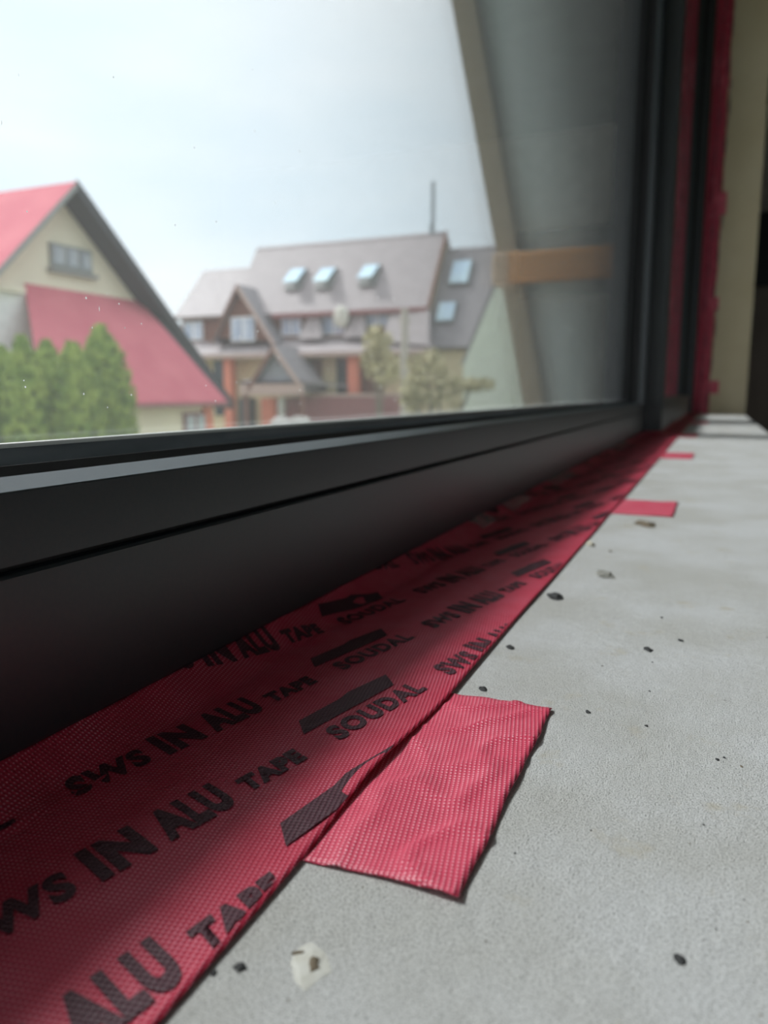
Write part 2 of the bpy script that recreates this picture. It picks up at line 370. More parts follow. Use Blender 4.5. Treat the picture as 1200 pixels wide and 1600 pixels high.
for k in range(-1, 13):
    bm = bmesh.new()
    def place(pts, faces, o2):
        vv = []
        for p, q in pts:
            P2 = o2 + dp * (p * H) + dq * (q * H); vv.append(bm.verts.new((P2.x, P2.y, 0)))
        for f in faces:
            try: bm.faces.new([vv[i] for i in f])
            except ValueError: pass
    for m_ in range(-4, 12):
        Y0 = (.82 + .51 * k + 1.657 * m_) * H; X0 = (-1.335 - .348 * k) * H + SL * Y0
        o2 = Vector((X0, Y0))
        if not (-.05 < Y0 < 1.7): 
            if Y0 < -.2 or Y0 > 1.7: continue
        if X0 > XE + .05 or X0 + 1.6 * H * SL < -.15: continue
        for txt, a, b, q0, q1 in WORDS:
            v, f = word_mesh(txt); place([(a + (b - a) * x + .02 * y, q0 + (q1 - q0) * y) for x, y in v], f, o2)
        place(LOGO, [tuple(range(len(LOGO)))], o2)
    if not bm.verts: bm.free(); continue
    for co, no in (((XE - .0013, 0, 0), (1, 0, 0)), ((-.1449, 0, 0), (-1, 0, 0)), ((0, -.04, 0), (0, -1, 0)), ((0, 1.79, 0), (0, 1, 0))):
        bmesh.ops.bisect_plane(bm, geom=bm.verts[:] + bm.edges[:] + bm.faces[:], plane_co=co, plane_no=no, clear_outer=True)
    for X in (-.142, -.139, -.136, -.133, -.128, -.12, -.11, -.1, -.09, -.08, -.074):
        bmesh.ops.bisect_plane(bm, geom=bm.verts[:] + bm.edges[:] + bm.faces[:], plane_co=(X, 0, 0), plane_no=(1, 0, 0))
    if not bm.faces: bm.free(); continue
    for v in bm.verts: v.co.z = tz(v.co.x, v.co.y) + .00026
    put('printed_row', bm, M['print'], tape, True, (0, 0, 1))

# short tape tabs reaching out over the sill
def tab(label, ya, yb, xb, skew=0, wr=.0005, seed=0):
    bm = bmesh.new(); n, k = 44, 30; g = []
    for i in range(n + 1):
        r = []
        for j in range(k + 1):
            u, v = i / n, j / k
            Y = ya + (yb - ya) * u; X = -.085 + (xb + .085) * v
            X += skew * u * v + .0006 * mnoise.noise(Vector((Y * 60, seed, 2))) * v; Y += .0012 * mnoise.noise(Vector((X * 50, seed, 5))) * (1 if u in (0, 1) else 1)
            q = Vector((X * 38 + seed, Y * 38, 0))
            z = .0004 + wr * (1.0 * abs(mnoise.noise(q)) + .6 * max(0, 1 - abs(mnoise.noise(q * 1.7 + Vector((4, 4, 0)))) * 6)) * max(0, min(1, v * 3 - .6))
            ed = min(u, 1 - u, 1 - v); z += .0009 * max(0, 1 - ed / .05) * max(0, mnoise.noise(Vector((X * 70 + seed, Y * 70, 9)))) * min(1, v * 2)
            r.append(bm.verts.new((X, Y, z)))
        g.append(r)
    for i in range(n):
        for j in range(k): bm.faces.new((g[i][j], g[i][j + 1], g[i + 1][j + 1], g[i + 1][j]))
    o = put('tape_tab', bm, M['tape_tab'], None, True, (0, 0, 1)); md = o.modifiers.new('thickness', 'SOLIDIFY'); md.thickness = .0003; md.offset = -1
    return tag(o, label, 'tape', 'red tape tabs stuck on the sill')
tab('large wrinkled red tape tab nearest the camera, stuck flat on the concrete', 1.337 * H, 2.352 * H, -.411 * H, -.0011, .0015, 0)
tab('second red tape tab from the camera, further along the sill', 6.62 * H, 7.55 * H, -.27 * H, 0, .0005, 3)
tab('third red tape tab from the camera, narrow and out of focus', 12.7 * H, 14.0 * H, -.285 * H, 0, .0005, 6)
tab('fourth red tape tab from the camera, pale and blurred beyond the mullion', 19.0 * H, 20.6 * H, -.36 * H, 0, .0005, 9)
tab('fifth red tape tab, farthest away near the reveal', 27.5 * H, 30.5 * H, -.2 * H, 0, .0005, 12)

# vertical tape on the far reveal
vt = empty('reveal_tape', (-.06, YE - .003, 0)); tag(vt, 'crumpled red sealing tape running up the far tan reveal', 'tape')
bm = bmesh.new(); g = []
for i in range(160):
    z = .004 + 2.03 * i / 159; r = []
    for j in range(9):
        v = j / 8; xr = -.030 + .006 * mnoise.noise(Vector((z * 9, 0, 3))); X = -.093 + (xr + .093) * v
        r.append(bm.verts.new((X, YE - .001 - .008 * abs(mnoise.noise(Vector((X * 60, z * 14, 2)))) - .004 * math.sin(v * math.pi), z)))
    g.append(r)
for a, b in zip(g, g[1:]):
    for j in range(8): bm.faces.new((a[j], a[j + 1], b[j + 1], b[j]))
put('tape_strip', bm, M['tape'], vt, True)
def rz(X, z): 
    v = min(1, max(0, (X + .093) / .063)); return YE - .001 - .008 * abs(mnoise.noise(Vector((X * 60, z * 14, 2)))) - .004 * math.sin(v * math.pi)
bm = bmesh.new()
for m_ in range(14):
    for row in range(2):
        zb0 = -.02 + .149 * m_ + .05 * row; xb0 = -.088 + .034 * row + .006 * (m_ % 3)
        for txt, a, b, q0, q1 in WORDS:
            v, f = word_mesh(txt); vv = []
            for x, y in v:
                X = xb0 + .022 - (q0 + (q1 - q0) * y) * H + .0; z = zb0 + (a + (b - a) * x) * H; vv.append(bm.verts.new((X, rz(X, z) - .0012, max(.006, z))))
            for q in f:
                try: bm.faces.new([vv[i] for i in q])
                except ValueError: pass
put('printed_row', bm, M['print'], vt)
for py, ph in ((110, 42), (318, 34), (475, 20), (605, 20)):
    a = onY(1118, py - ph / 2, YE - .004); b = onY(1134 if py < 400 else 1122, py + ph / 2, YE - .004)
    if py >= 400: a = onY(1104, py - ph / 2, YE - .004)
    bm = bmesh.new(); gg = []
    for i in range(7):
        r = []
        for j in range(7):
            u, v = i / 6, j / 6
            r.append(bm.verts.new((a.x - .012 + (b.x - a.x + .012) * v + .003 * mnoise.noise(Vector((u * 5, py, 1))), YE - .004 - .006 * abs(mnoise.noise(Vector((u * 4, v * 4, py)))), b.z + (a.z - b.z) * u)))
        gg.append(r)
    for p, q in zip(gg, gg[1:]):
        for j in range(6): bm.faces.new((p[j], p[j + 1], q[j + 1], q[j]))
    put('tape_tab', bm, M['tape_tab'], vt, True)

M['film'] = mat('clear_film', (.40, .38, .38, 1), .25); _t = M['film'].node_tree; _tr = _t.nodes.new('ShaderNodeBsdfTransparent')
_mx = _t.nodes.new('ShaderNodeMixShader'); _mx.inputs[0].default_value = .62; _t.links.new(_t.nodes['Principled BSDF'].outputs[0], _mx.inputs[1]); _t.links.new(_tr.outputs[0], _mx.inputs[2]); _t.links.new(_mx.outputs[0], _t.nodes['Material Output'].inputs[0])
for i, (px, py, lab) in enumerate(((745, 822, 'clear film scrap under the frame, nearest the camera'), (800, 790, 'second clear film scrap sticking out under the frame'), (872, 748, 'third clear film scrap under the frame, more blurred'), (965, 697, 'farthest clear film scrap below the mullion'))):
    p = onX(px, py, FX + .001); w_ = .016 + .006 * i; bm = bmesh.new(); g = []
    for a in range(9):
        r = []
        for b in range(6):
            u, v = a / 8, b / 5; Y = p.y + (u - .5) * w_ * (2.2 + i); X = FX + .0006 + .010 * v + .002 * mnoise.noise(Vector((u * 3, v * 3, i)))
            r.append(bm.verts.new((X, Y + .004 * mnoise.noise(Vector((u * 4, v * 4, i + 5))), .0085 - .0045 * v + .0016 * abs(mnoise.noise(Vector((u * 5, v * 3, i + 9)))))))
        g.append(r)
    for a, b in zip(g, g[1:]):
        for j in range(5): bm.faces.new((a[j], a[j + 1], b[j + 1], b[j]))
    tag(put('film_scrap', bm, M['film'], None, True), lab, 'film', 'film scraps under the frame')

# ------------------------------------------------------------------ grit and crumbs on the sill
M['grit'] = mat('black_grit', (.012, .012, .013, 1), .8, (.05, .05, .05, 1), 900)
M['mortar'] = mat('grey_mortar', (.22, .215, .19, 1), .9, (.33, .32, .29, 1), 300, 4, .5, 900)
M['brown'] = mat('brown_crumb', (.10, .075, .05, 1), .9, (.2, .16, .11, 1), 300)
M['chip'] = mat('beige_chip', (.50, .46, .36, 1), .85, (.6, .56, .46, 1), 300)
M['plaster'] = mat('white_plaster', (0.527, 0.510, 0.451, 1), .9, (0.612, 0.603, 0.561, 1), 260, 4, .4, 700)
def lump(px, py, wpx, hpx, m, flat=.35, seed=0, name='mortar_crumb'):
    c = onZ(px, py, 0); sx = (onZ(px + wpx / 2 * .85, py, 0) - c).length; sy = min(sx * 1.8, (onZ(px, py - hpx / 2, 0) - c).length)
    ax = (onZ(px + 5, py, 0) - c).normalized(); ay = Vector((-ax.y, ax.x, 0))
    bm = bmesh.new(); bmesh.ops.create_icosphere(bm, subdivisions=2, radius=1)
    for v in bm.verts:
        k = 1 + .55 * mnoise.noise(v.co * 1.6 + Vector((seed * 3.1, seed, 0)))
        p = v.co * k; hz = min(sx, sy) * flat
        v.co = c + ax * (p.x * sx) + ay * (p.y * sy) + Vector((0, 0, max(-.15, p.z) * hz + hz * .12))
    return put(name, bm, m, None, False)
for i, (px, py, wp, hp, mk, lab) in enumerate([  # some of the black crumbs stand in for pits in the concrete
    (946, 899, 30, 22, 'mortar', 'largest grey mortar lump on the sill, beyond the big tape tab'),
    (867, 933, 30, 9, 'grit', 'flat dark flake lying beside the tape edge, left of the mortar lump'),
    (1008, 820, 30, 8, 'brown', 'brownish crumb just in front of the second tape tab'),
    (922, 852, 14, 26, 'chip', 'beige chip leaning against the tape edge'),
    (1012, 1015, 15, 8, 'grit', 'black crumb in the middle of the sill, right of the tape'),
    (1062, 1499, 22, 16, 'grit', 'lone black crumb at the lower right of the sill'),
    (375, 1512, 24, 14, 'grit', 'black crumb between the tape edge and the white plaster flake'),
    (333, 1520, 15, 11, 'grit', 'dark crumb almost touching the tape edge near the lettering'),
    (755, 1077, 15, 8, 'grit', 'black crumb just beyond the corner of the big tape tab'),
    (797, 1012, 15, 6, 'grit', 'black crumb close to the tape edge, above the big tape tab'),
    (919, 1113, 9, 6, 'grit', 'small black crumb right of the big tape tab corner'),
    (1063, 1001, 9, 5, 'grit', 'small black crumb right of the middle crumb'),
]):
    tag(lump(px, py, wp, hp, M[mk], .4 if mk != 'chip' else .9, i), lab, 'crumb', 'crumbs on the sill')
pf = empty('plaster_flake', onZ(482, 1505, 0)); tag(pf, 'white plaster flake with a rusty brown centre near the camera', 'flake')
for nm, px, py, wp, hp, mk in (('flake', 482, 1505, 70, 62, 'plaster'), ('rust_spot', 490, 1508, 26, 30, 'brown'), ('rust_spot', 468, 1490, 34, 8, 'brown')):
    o = lump(px, py, wp, hp, M[mk], .10 if nm == 'flake' else .5, 4, nm); o.parent = pf; o.matrix_parent_inverse = Matrix.Translation(-Vector(pf.location))
rnd = random.Random(11)
for i in range(40):
    px, py = rnd.uniform(420, 1190), rnd.uniform(830, 1590)
    if onZ(px, py, 0).x < -.055: continue
    if 600 < px < 880 and 1080 < py < 1420 and px < 880 - (py - 1100) * .45: continue
    s = rnd.uniform(2.2, 5); tag(lump(px, py, s * 1.3, s * .8, M['grit'] if rnd.random() < .6 else M['brown'], .5, i + 30, 'grit_speck'), 'tiny dark grit speck scattered on the concrete sill', 'grit', 'tiny grit specks')

# ------------------------------------------------------------------ room beyond the reveal
M['cab'] = mat('dark_brown_wood', (0.320, 0.260, 0.210, 1), .6, (0.440, 0.360, 0.300, 1), 6, stretch=(1, 1, .2))
M['black'] = mat('black_panel', (.004, .004, .004, 1), .5)
cb = empty('tall_cabinet', (.7, 6.8, -.95)); tag(cb, 'tall dark brown cabinet with a black upper front at the end of the room', 'cabinet')
mkbox('body', (.14, 6.55, -.95), (1.25, 6.98, 1.42), M['cab'], cb, .006)
mkbox('upper_panel', (.15, 6.53, .88), (1.24, 6.549, 1.41), M['black'], cb, .003)
for x0, x1 in ((.15, .69), (.70, 1.24)):
    dd = mkbox('door', (x0, 6.53, -.9), (x1, 6.549, .86), M['cab'], cb, .003)

# ------------------------------------------------------------------ outside: ground
GZ = -3.3
M['grass'] = mat('grass_ground', (.09, .13, .05, 1), .95, (.16, .17, .09, 1), .6, 6)
tag(mkbox('floor_outside', (-120, -60, GZ - .2), (60, 120, GZ), M['grass']), 'grassy ground outside', kind='structure')
# wall of the storey below and a ledge outside the window
struct('wall_outside', (-.30, -3.2, GZ), (-.0, 7.2, -.95), M['wall'], 'outer wall of the storey below')

# ------------------------------------------------------------------ slanted grey pillar outside the glass
M['pill'] = mat('grey_sheet', (0.469, 0.559, 0.537, 1), .45, (0.574, 0.632, 0.620, 1), 1.4, 3, stretch=(6, 6, .4))
M['board'] = mat('tan_board', (0.36, 0.294, 0.198, 1), .8, (0.432, 0.348, 0.24, 1), 5, stretch=(1, 1, .15))
M['strap'] = mat('orange_wood', (0.720, 0.300, 0.080, 1), .55, (0.800, 0.380, 0.130, 1), 4, stretch=(.4, 1, 6))
M['strapend'] = mat('pale_wood', (.62, .45, .33, 1), .7)
PY = 2.6; pil = empty('slanted_pillar', (-.45, PY + .2, -.4)); tag(pil, 'slanted grey pillar with tan edge board right outside the glass', 'pillar')
zt, zb = 2.7, -.4
def pl(z): return -.595 - (z - .036) * .2113            # left edge X at height z
def prr(z): return -.272 - max(0, z - .51) * .117
bm = bmesh.new(); G = []
for z in [zb + (zt - zb) * i / 14 for i in range(15)]:
    r = []
    for j in range(13):
        u = j / 12; X = pl(z) + .055 + (prr(z) - pl(z) - .055) * u
        Yd = PY + .02 - .10 * math.sin(math.pi * min(1, u * .85 + .08)) ** .8 + .10 + .25 * max(0, u - .7)
        r.append(bm.verts.new((X, Yd, z)))
    for j in range(13):
        u = 1 - j / 12; r.append(bm.verts.new((r[12 - j].co.x, PY + .34, z)))
    G.append(r)
for a, b in zip(G, G[1:]):
    k = len(a)
    for j in range(k): bm.faces.new((a[j], a[(j + 1) % k], b[(j + 1) % k], b[j]))
bm.faces.new(G[0]); bm.faces.new(G[-1][::-1])
put('grey_sheet', bm, M['pill'], pil, True)
bm = bmesh.new()
slab(bm, [(pl(zb), PY, zb), (pl(zb) + .06, PY, zb), (pl(zt) + .085, PY, zt), (pl(zt), PY, zt)], (0, .36, 0)); put('edge_board', bm, M['board'], pil)
sa = onY(772, 402, PY - .03); sb = onY(990, 432, PY - .03)
bd = mkbox('cross_board', (sa.x + .045, PY - .06, .452), (sb.x, PY + .02, .545), M['strap'], pil, .012)
mkbox('board_end', (sa.x, PY - .065, .440), (sa.x + .06, PY + .02, .545), M['strapend'], pil, .012)
# ledge it stands on
struct('trim_3', (-1.6, 1.2, zb - .15), (-.30, 4.2, zb), M['concrete'], 'concrete ledge outside the window')
struct('shade_overhang', (-1.28, -3.2, 2.32), (-.30, 7.2, 2.45), M['timber0'], 'unseen brown boarded overhang added above the window for shade')  # out-of-view slab added to darken the tape next to the frame
struct('wall_wing', (-.80, 4.2, GZ), (-.30, 4.5, 3.4), M['outer'], 'tan projecting outer wall behind the slanted pillar')

# ------------------------------------------------------------------ house with red roof
M['red'] = mat('red_metal_roof', (0.560, 0.130, 0.165, 1), .95, (0.620, 0.165, 0.195, 1), 1.2, 4)
M['soffit'] = mat('dark_brown_fascia', (.032, .028, .032, 1), .7)
M['cream'] = mat('cream_render', (0.760, 0.690, 0.550, 1), .9, (0.806, 0.731, 0.583, 1), 1.5)
M['yellow'] = mat('yellow_render', (0.900, 0.800, 0.620, 1), .9, (0.954, 0.848, 0.657, 1), 1.5)
M['white'] = mat('white_render', (0.850, 0.850, 0.830, 1), .9)
M['hframe'] = mat('brown_window_frame', (0.280, 0.120, 0.120, 1), .6)
M['gframe'] = mat('grey_window_frame', (.25, .25, .24, 1), .6)
M['hpane'] = mat('curtained_pane', (.30, .33, .38, 1), .12, (.55, .57, .60, 1), 1.6, stretch=(1, 5, .5))
M['orange'] = mat('orange_render', (0.750, 0.250, 0.160, 1), .85)
hA = empty('red_roof_house', (-16, 13, GZ)); tag(hA, 'cream house with red roofs and dark gable fascia on the left', 'house')
RX, WX, AY, AZ = -12.5, -13.05, 12.95, 4.45
YL, ZL = 8.6, 4.45 - (12.95 - 8.6) * .97
YR, ZR = 18.35, -.12
th = (0, 0, -.14)
mkslab('roof', [(RX, AY, AZ), (-24, AY, AZ), (-24, YL, ZL), (RX, YL, ZL)], th, M['red'], hA)
mkslab('roof', [(RX, AY, AZ), (RX, YR, ZR), (-24, YR, ZR), (-24, AY, AZ)], th, M['red'], hA)
# dark fascia and soffit on the right-hand verge
mkslab('fascia', [(RX + .03, AY, AZ + .03), (RX + .03, YR, ZR + .03), (RX + .03, YR, ZR - .24), (RX + .03, AY, AZ - .26)], (-.06, 0, 0), M['soffit'], hA)
mkslab('soffit', [(RX - .03, AY, AZ - .18), (RX - .03, YR, ZR - .16), (WX - .05, YR, ZR - .16), (WX - .05, AY, AZ - .18)], (0, 0, -.05), M['soffit'], hA)
mkslab('fascia', [(RX + .03, AY, AZ - .02), (RX + .03, YL, ZL - .02), (RX + .03, YL, ZL - .14), (RX + .03, AY, AZ - .15)], (-.04, 0, 0), M['gframe'], hA)
mkslab('gable_wall', [(WX, 9.2, GZ), (WX, 9.2, ZL + .35), (WX, AY, AZ - .15), (WX, YR - .5, ZR + .2), (WX, YR - .5, GZ)], (-.3, 0, 0), M['cream'], hA)
mkslab('side_wall', [(WX - .3, 9.2, GZ), (WX - .3, 9.2, ZL + .3), (-23.5, 9.2, ZL + .3), (-23.5, 9.2, GZ)], (0, .3, 0), M['cream'], hA)
def hwin(parent, x, ya, yb, za, zb_, fr, pn, lights, dirx=1):
    o = mkbox('window', (x - .05, ya, za), (x + .06 * dirx, yb, zb_), M[fr], parent)
    for i in range(lights):
        wy = (yb - ya) / lights
        q = mkbox('pane', (x, ya + wy * i + .06, za + .07), (x + .075 * dirx, ya + wy * (i + 1) - .04, zb_ - .07), M[pn]); q.parent = o
    return o
a = onX(75, 378, WX); b = onX(142, 428, WX); hwin(hA, WX, a.y, b.y, b.z, a.z, 'gframe', 'hpane', 3)
mkbox('window_sill', (WX, a.y - .08, b.z - .12), (WX + .16, b.y + .08, b.z - .04), M['gframe'], hA)
# lean-to
ta, tb_ = onX(38, 442, WX), onX(216, 466, WX)
e1 = onX(355, 626, -11.0); e0 = Vector((-11.0, 10.3, e1.z))
mkslab('lower_roof', [(WX, ta.y, ta.z), (WX, tb_.y + .1, ta.z), (-11.0, e1.y, e1.z), (-11.0, e0.y, e1.z)], (0, 0, -.08), M['red'], hA)
mkslab('verge_trim', [(WX, tb_.y + .1, ta.z + .02), (-10.98, e1.y, e1.z + .02), (-10.98, e1.y, e1.z - .16), (WX, tb_.y + .1, ta.z - .2)], (0, .12, 0), M['soffit'], hA)
mkbox('gutter', (-11.06, e0.y, e1.z - .12), (-10.94, e1.y, e1.z - .04), M['hframe'], hA)
mkbox('lower_wall', (-13.2, 10.6, GZ), (-11.35, e1.y - .25, e1.z - .03), M['yellow'], hA)
mkbox('corner_pillar', (-11.5, e1.y - .55, GZ), (-11.28, e1.y - .2, e1.z - .05), M['orange'], hA)
a = onX(285, 645, -11.35); hwin(hA, -11.35, a.y, onX(318, 645, -11.35).y, a.z - 1.2, a.z, 'hframe', 'hpane', 2)
mkbox('annex_wall', (-13.2, 9.0, GZ), (-12.9, ta.y + .1, ta.z - .25), M['white'], hA)
mkbox('canopy', (-13.2, 9.0, ta.z - .25), (-12.75, ta.y - .25, ta.z - .13), M['cream'], hA)

# ------------------------------------------------------------------ large brown-roofed house
M['brownroof'] = mat('brown_tile_roof', (0.340, 0.290, 0.290, 1), .6, (0.400, 0.345, 0.345, 1), 2.0, 4, stretch=(1, 1, 5))
M['greyroof'] = mat('grey_brown_roof', (0.252, 0.227, 0.235, 1), .6, (0.319, 0.286, 0.294, 1), 2.0, 4, stretch=(1, 1, 5))
M['timber'] = mat('brown_timber', (0.190, 0.085, 0.060, 1), .75, (0.240, 0.115, 0.085, 1), 4)
M['ochre'] = mat('ochre_render', (0.720, 0.620, 0.400, 1), .9)
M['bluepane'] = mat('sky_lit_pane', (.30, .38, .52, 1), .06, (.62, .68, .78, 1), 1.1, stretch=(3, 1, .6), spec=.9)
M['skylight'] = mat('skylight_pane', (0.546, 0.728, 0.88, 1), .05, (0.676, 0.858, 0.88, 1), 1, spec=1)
M['rail'] = mat('red_brown_railing', (0.305, 0.13, 0.13, 1), .75, (0.377, 0.169, 0.163, 1), 5, stretch=(3, 1, 1))
M['lightband'] = mat('pale_brown_fascia', (0.504, 0.378, 0.329, 1), .75)
M['darkwin'] = mat('dark_window', (.035, .045, .05, 1), .15)
M['dish'] = mat('white_dish', (.62, .60, .52, 1), .5)
M['metal'] = mat('grey_metal_mast', (0.276, 0.312, 0.336, 1), .5)
hB = empty('brown_roof_house', (-15.5, 32, GZ)); tag(hB, 'large guest house with steep brown roofs, dormers and skylights', 'house')
z_ = lambda v: v + H
EY, EZ = 30.2, z_(3.5); RY, RZ = 32.5, z_(6.85)
def roofpt(x, y): t = (RY - y) / (RY - EY); return Vector((x, y, RZ + (EZ - RZ) * t))
nrm = Vector((0, EZ - RZ, -(EY - RY))).normalized()
mkslab('roof', [(-20.45, RY, RZ), (-11.0, RY, RZ), (-10.95, EY, EZ), (-20.5, EY, EZ)], (0, .12, -.12), M['brownroof'], hB)
mkslab('roof', [(-20.45, RY, RZ), (-11.0, RY, RZ), (-10.95, RY + 4, RZ - 4), (-20.5, RY + 4, RZ - 4)], (0, -.12, -.12), M['brownroof'], hB)
mkslab('verge_board', [(-10.98, RY, RZ + .03), (-10.93, EY - .05, EZ), (-10.93, EY - .05, EZ - .3), (-10.98, RY, RZ - .3)], (-.1, 0, 0), M['timber'], hB)
mkslab('gable_end', [(-11.15, RY, RZ - .2), (-11.15, EY + .3, EZ - .1), (-11.15, EY + .3, GZ), (-11.15, RY + 4, GZ), (-11.15, RY + 4, RZ - 4.2)], (-.2, 0, 0), M['ochre'], hB)
# left wing
mkslab('roof', [(-23.5, 32.4, z_(5.95)), (-20.4, 32.4, z_(5.95)), (-20.4, 30.2, z_(3.55)), (-23.7, 30.2, z_(3.55))], (0, .12, -.12), M['brownroof'], hB)
mkslab('roof', [(-23.5, 32.4, z_(5.95)), (-20.4, 32.4, z_(5.95)), (-20.4, 36, z_(2.4)), (-23.7, 36, z_(2.4))], (0, -.12, -.12), M['brownroof'], hB)
# eave fascia, dormer band and its windows
mkbox('eave_fascia', (-18.3, EY - .1, EZ - .2), (-11.0, EY + .05, EZ - .02), M['rail'], hB)
mkbox('dormer_wall', (-23.6, 30.65, z_(2.3)), (-11.2, 30.9, EZ + .3), M['timber'], hB)
for (xa, ya, xb, yb) in ((440, 490, 472, 524), (504, 486, 540, 523), (573, 479, 608, 510), (288, 503, 318, 531)):
    a = onY(xa, ya, 30.62); b = onY(xb, yb, 30.62)
    f = mkbox('window', (a.x, 30.56, b.z), (b.x, 30.64, a.z), M['white'], hB)
    wx = (b.x - a.x) / 2
    for i in range(2):
        q = mkbox('pane', (a.x + wx * i + .06, 30.54, b.z + .07), (a.x + wx * (i + 1) - .04, 30.6, a.z - .07), M['bluepane']); q.parent = f
for xa, xb in ((476, 502), (545, 571)):                                      # sloped cheeks between the dormers
    a = onY(xa, 488, 30.4); b = onY(xb, 523, 30.0)
    mkslab('dormer_cheek', [((a.x + b.x) / 2 - .25, 30.35, EZ - .1), ((a.x + b.x) / 2 + .25, 30.35, EZ - .1), (b.x + .05, 29.9, z_(2.35)), (a.x - .05, 29.9, z_(2.35))], (0, .15, -.02), M['brownroof'], hB)
a = onY(612, 480, 30.3); mkslab('dormer_cheek', [(a.x, 30.3, EZ - .05), (-10.95, EY, EZ), (-10.6, 29.3, z_(1.9)), (a.x - .1, 29.5, z_(2.1))], (0, .15, -.05), M['brownroof'], hB)
mkslab('skirt_roof', [(-23.7, 30.7, z_(2.45)), (-10.9, 30.7, z_(2.45)), (-10.4, 29.2, z_(1.72)), (-23.9, 29.2, z_(1.72))], (0, 0, -.12), M['brownroof'], hB)
mkbox('skirt_fascia', (-23.9, 29.14, z_(1.55)), (-10.4, 29.22, z_(1.74)), M['lightband'], hB)
# storey wall, pillars, windows
mkbox('storey_wall', (-23.4, 30.3, GZ), (-10.9, 30.6, z_(1.75)), M['ochre'], hB)
for px, pw, y0_ in ((357, 12, -3.3), (552, 15, -3.3)):
    a = onY(px - pw / 2, 580, 29.6); b = onY(px + pw / 2, 580, 29.6)
    mkbox('pillar', (a.x, 29.5, GZ), (b.x, 29.9, z_(1.62)), M['orange'], hB)
for xa, xb, m_ in ((372, 384, 'ochre'), (484, 503, 'timber'), (527, 544, 'darkwin'), (565, 600, 'timber'), (335, 350, 'darkwin')):
    a = onY(xa, 565, 30.28); b = onY(xb, 565, 30.28)
    mkbox('wall_panel' if m_ != 'darkwin' else 'window', (a.x, 30.2, z_(-1)), (b.x, 30.31, z_(1.5)), M[m_], hB)
# balcony
mkbox('balcony_slab', (-15.9, 28.6, z_(-1.3)), (-11.0, 30.3, z_(-1.1)), M['rail'], hB)
mkbox('balcony_rail', (-15.9, 28.6, z_(-.12)), (-11.0, 28.72, z_(0)), M['lightband'], hB)
for i in range(33): mkbox('baluster', (-15.9 + i * .15, 28.63, z_(-1.1)), (-15.9 + i * .15 + .125, 28.68, z_(-.12)), M['rail'], hB)
# ground storey under the porch
for xa, xb, m_ in ((410, 432, 'orange'), (436, 446, 'white'), (375, 392, 'darkwin'), (450, 508, 'rail')):
    a = onY(xa, 640, 29.9); b = onY(xb, 640, 29.9); mkbox('wall_panel', (a.x, 29.8, GZ), (b.x, 30.31, z_(-.2)), M[m_], hB)
# gable dormers
def gable(nm, X, za, xl, zl, xr, zr, yf, yb, front, roofm, infill=.25, ov=.35):
    """front-facing gable with two roof plates running back and a triangular infill"""
    mkslab('dormer_roof', [(X, yf, za), (X, yb, za), (xl - ov, yb, zl - ov * (za - zl) / (X - xl)), (xl - ov, yf, zl - ov * (za - zl) / (X - xl))], (0, 0, -.16), M[roofm], hB)
    mkslab('dormer_roof', [(X, yf, za), (xr + ov, yf, zr - ov * (za - zr) / (xr - X)), (xr + ov, yb, zr - ov * (za - zr) / (xr - X)), (X, yb, za)], (0, 0, -.16), M[roofm], hB)
    mkslab(nm, [(X, yf + infill, za - .1), (xl, yf + infill, zl - .1), (xr, yf + infill, zr - .1)], (0, .15, 0), M[front], hB)
    mkslab('barge_board', [(X, yf - .03, za + .03), (xr + ov, yf - .03, zr - ov * (za - zr) / (xr - X)), (xr + ov, yf - .03, zr - ov * (za - zr) / (xr - X) - .26), (X, yf - .03, za - .26)], (0, .05, 0), M['lightband'], hB)
    mkslab('barge_board', [(X, yf - .03, za + .03), (xl - ov, yf - .03, zl - ov * (za - zl) / (X - xl)), (xl - ov, yf - .03, zl - ov * (za - zl) / (X - xl) - .26), (X, yf - .03, za - .26)], (0, .05, 0), M['timber'], hB)
gable('timber_gable', -19.66, z_(4.75), -21.0, z_(2.62), -17.95, z_(2.38), 29.5, 31.6, 'timber', 'greyroof', .3, .12)
a = onY(361, 496, 29.75); b = onY(399, 533, 29.75); f = mkbox('window', (a.x, 29.70, b.z), (b.x, 29.79, a.z), M['white'], hB)
for i in range(2):
    wx = (b.x - a.x) / 2; q = mkbox('pane', (a.x + wx * i + .06, 29.68, b.z + .07), (a.x + wx * (i + 1) - .04, 29.76, a.z - .07), M['bluepane']); q.parent = f
gable('porch_gable', -16.67, z_(1.95), -17.75, z_(.55), -15.5, z_(.5), 27.5, 29.6, 'darkslate' if 'darkslate' in M else 'metal', 'greyroof', .3, .2)
mkbox('porch_beam', (-18.35, 27.5, z_(-.05)), (-15.35, 27.75, z_(.5)), M['lightband'], hB)
mkslab('porch_roof', [(-18.35, 27.5, z_(.5)), (-15.3, 27.5, z_(.5)), (-14.2, 29.6, z_(.35)), (-18.6, 29.6, z_(.7))], (0, 0, -.1), M['greyroof'], hB)
for x in (-18.2, -15.5): mkbox('porch_post', (x, 27.55, GZ), (x + .16, 27.71, z_(-.05)), M['timber'], hB)
# right wing
wy0, wz0, wy1, wz1 = 32.7, z_(6.15), 29.9, z_(1.85)
mkslab('roof', [(-11.1, wy0, wz0), (-4, wy0, wz0), (-4, wy1, wz1), (-11.1, wy1, wz1)], (0, .12, -.12), M['greyroof'], hB)
mkslab('roof', [(-11.1, wy0, wz0), (-4, wy0, wz0), (-4, wy0 + 4, wz0 - 4), (-11.1, wy0 + 4, wz0 - 4)], (0, -.12, -.12), M['greyroof'], hB)
mkbox('wing_wall', (-11.0, 30.2, GZ), (-4.2, 30.5, wz1 + .1), M['ochre'], hB)
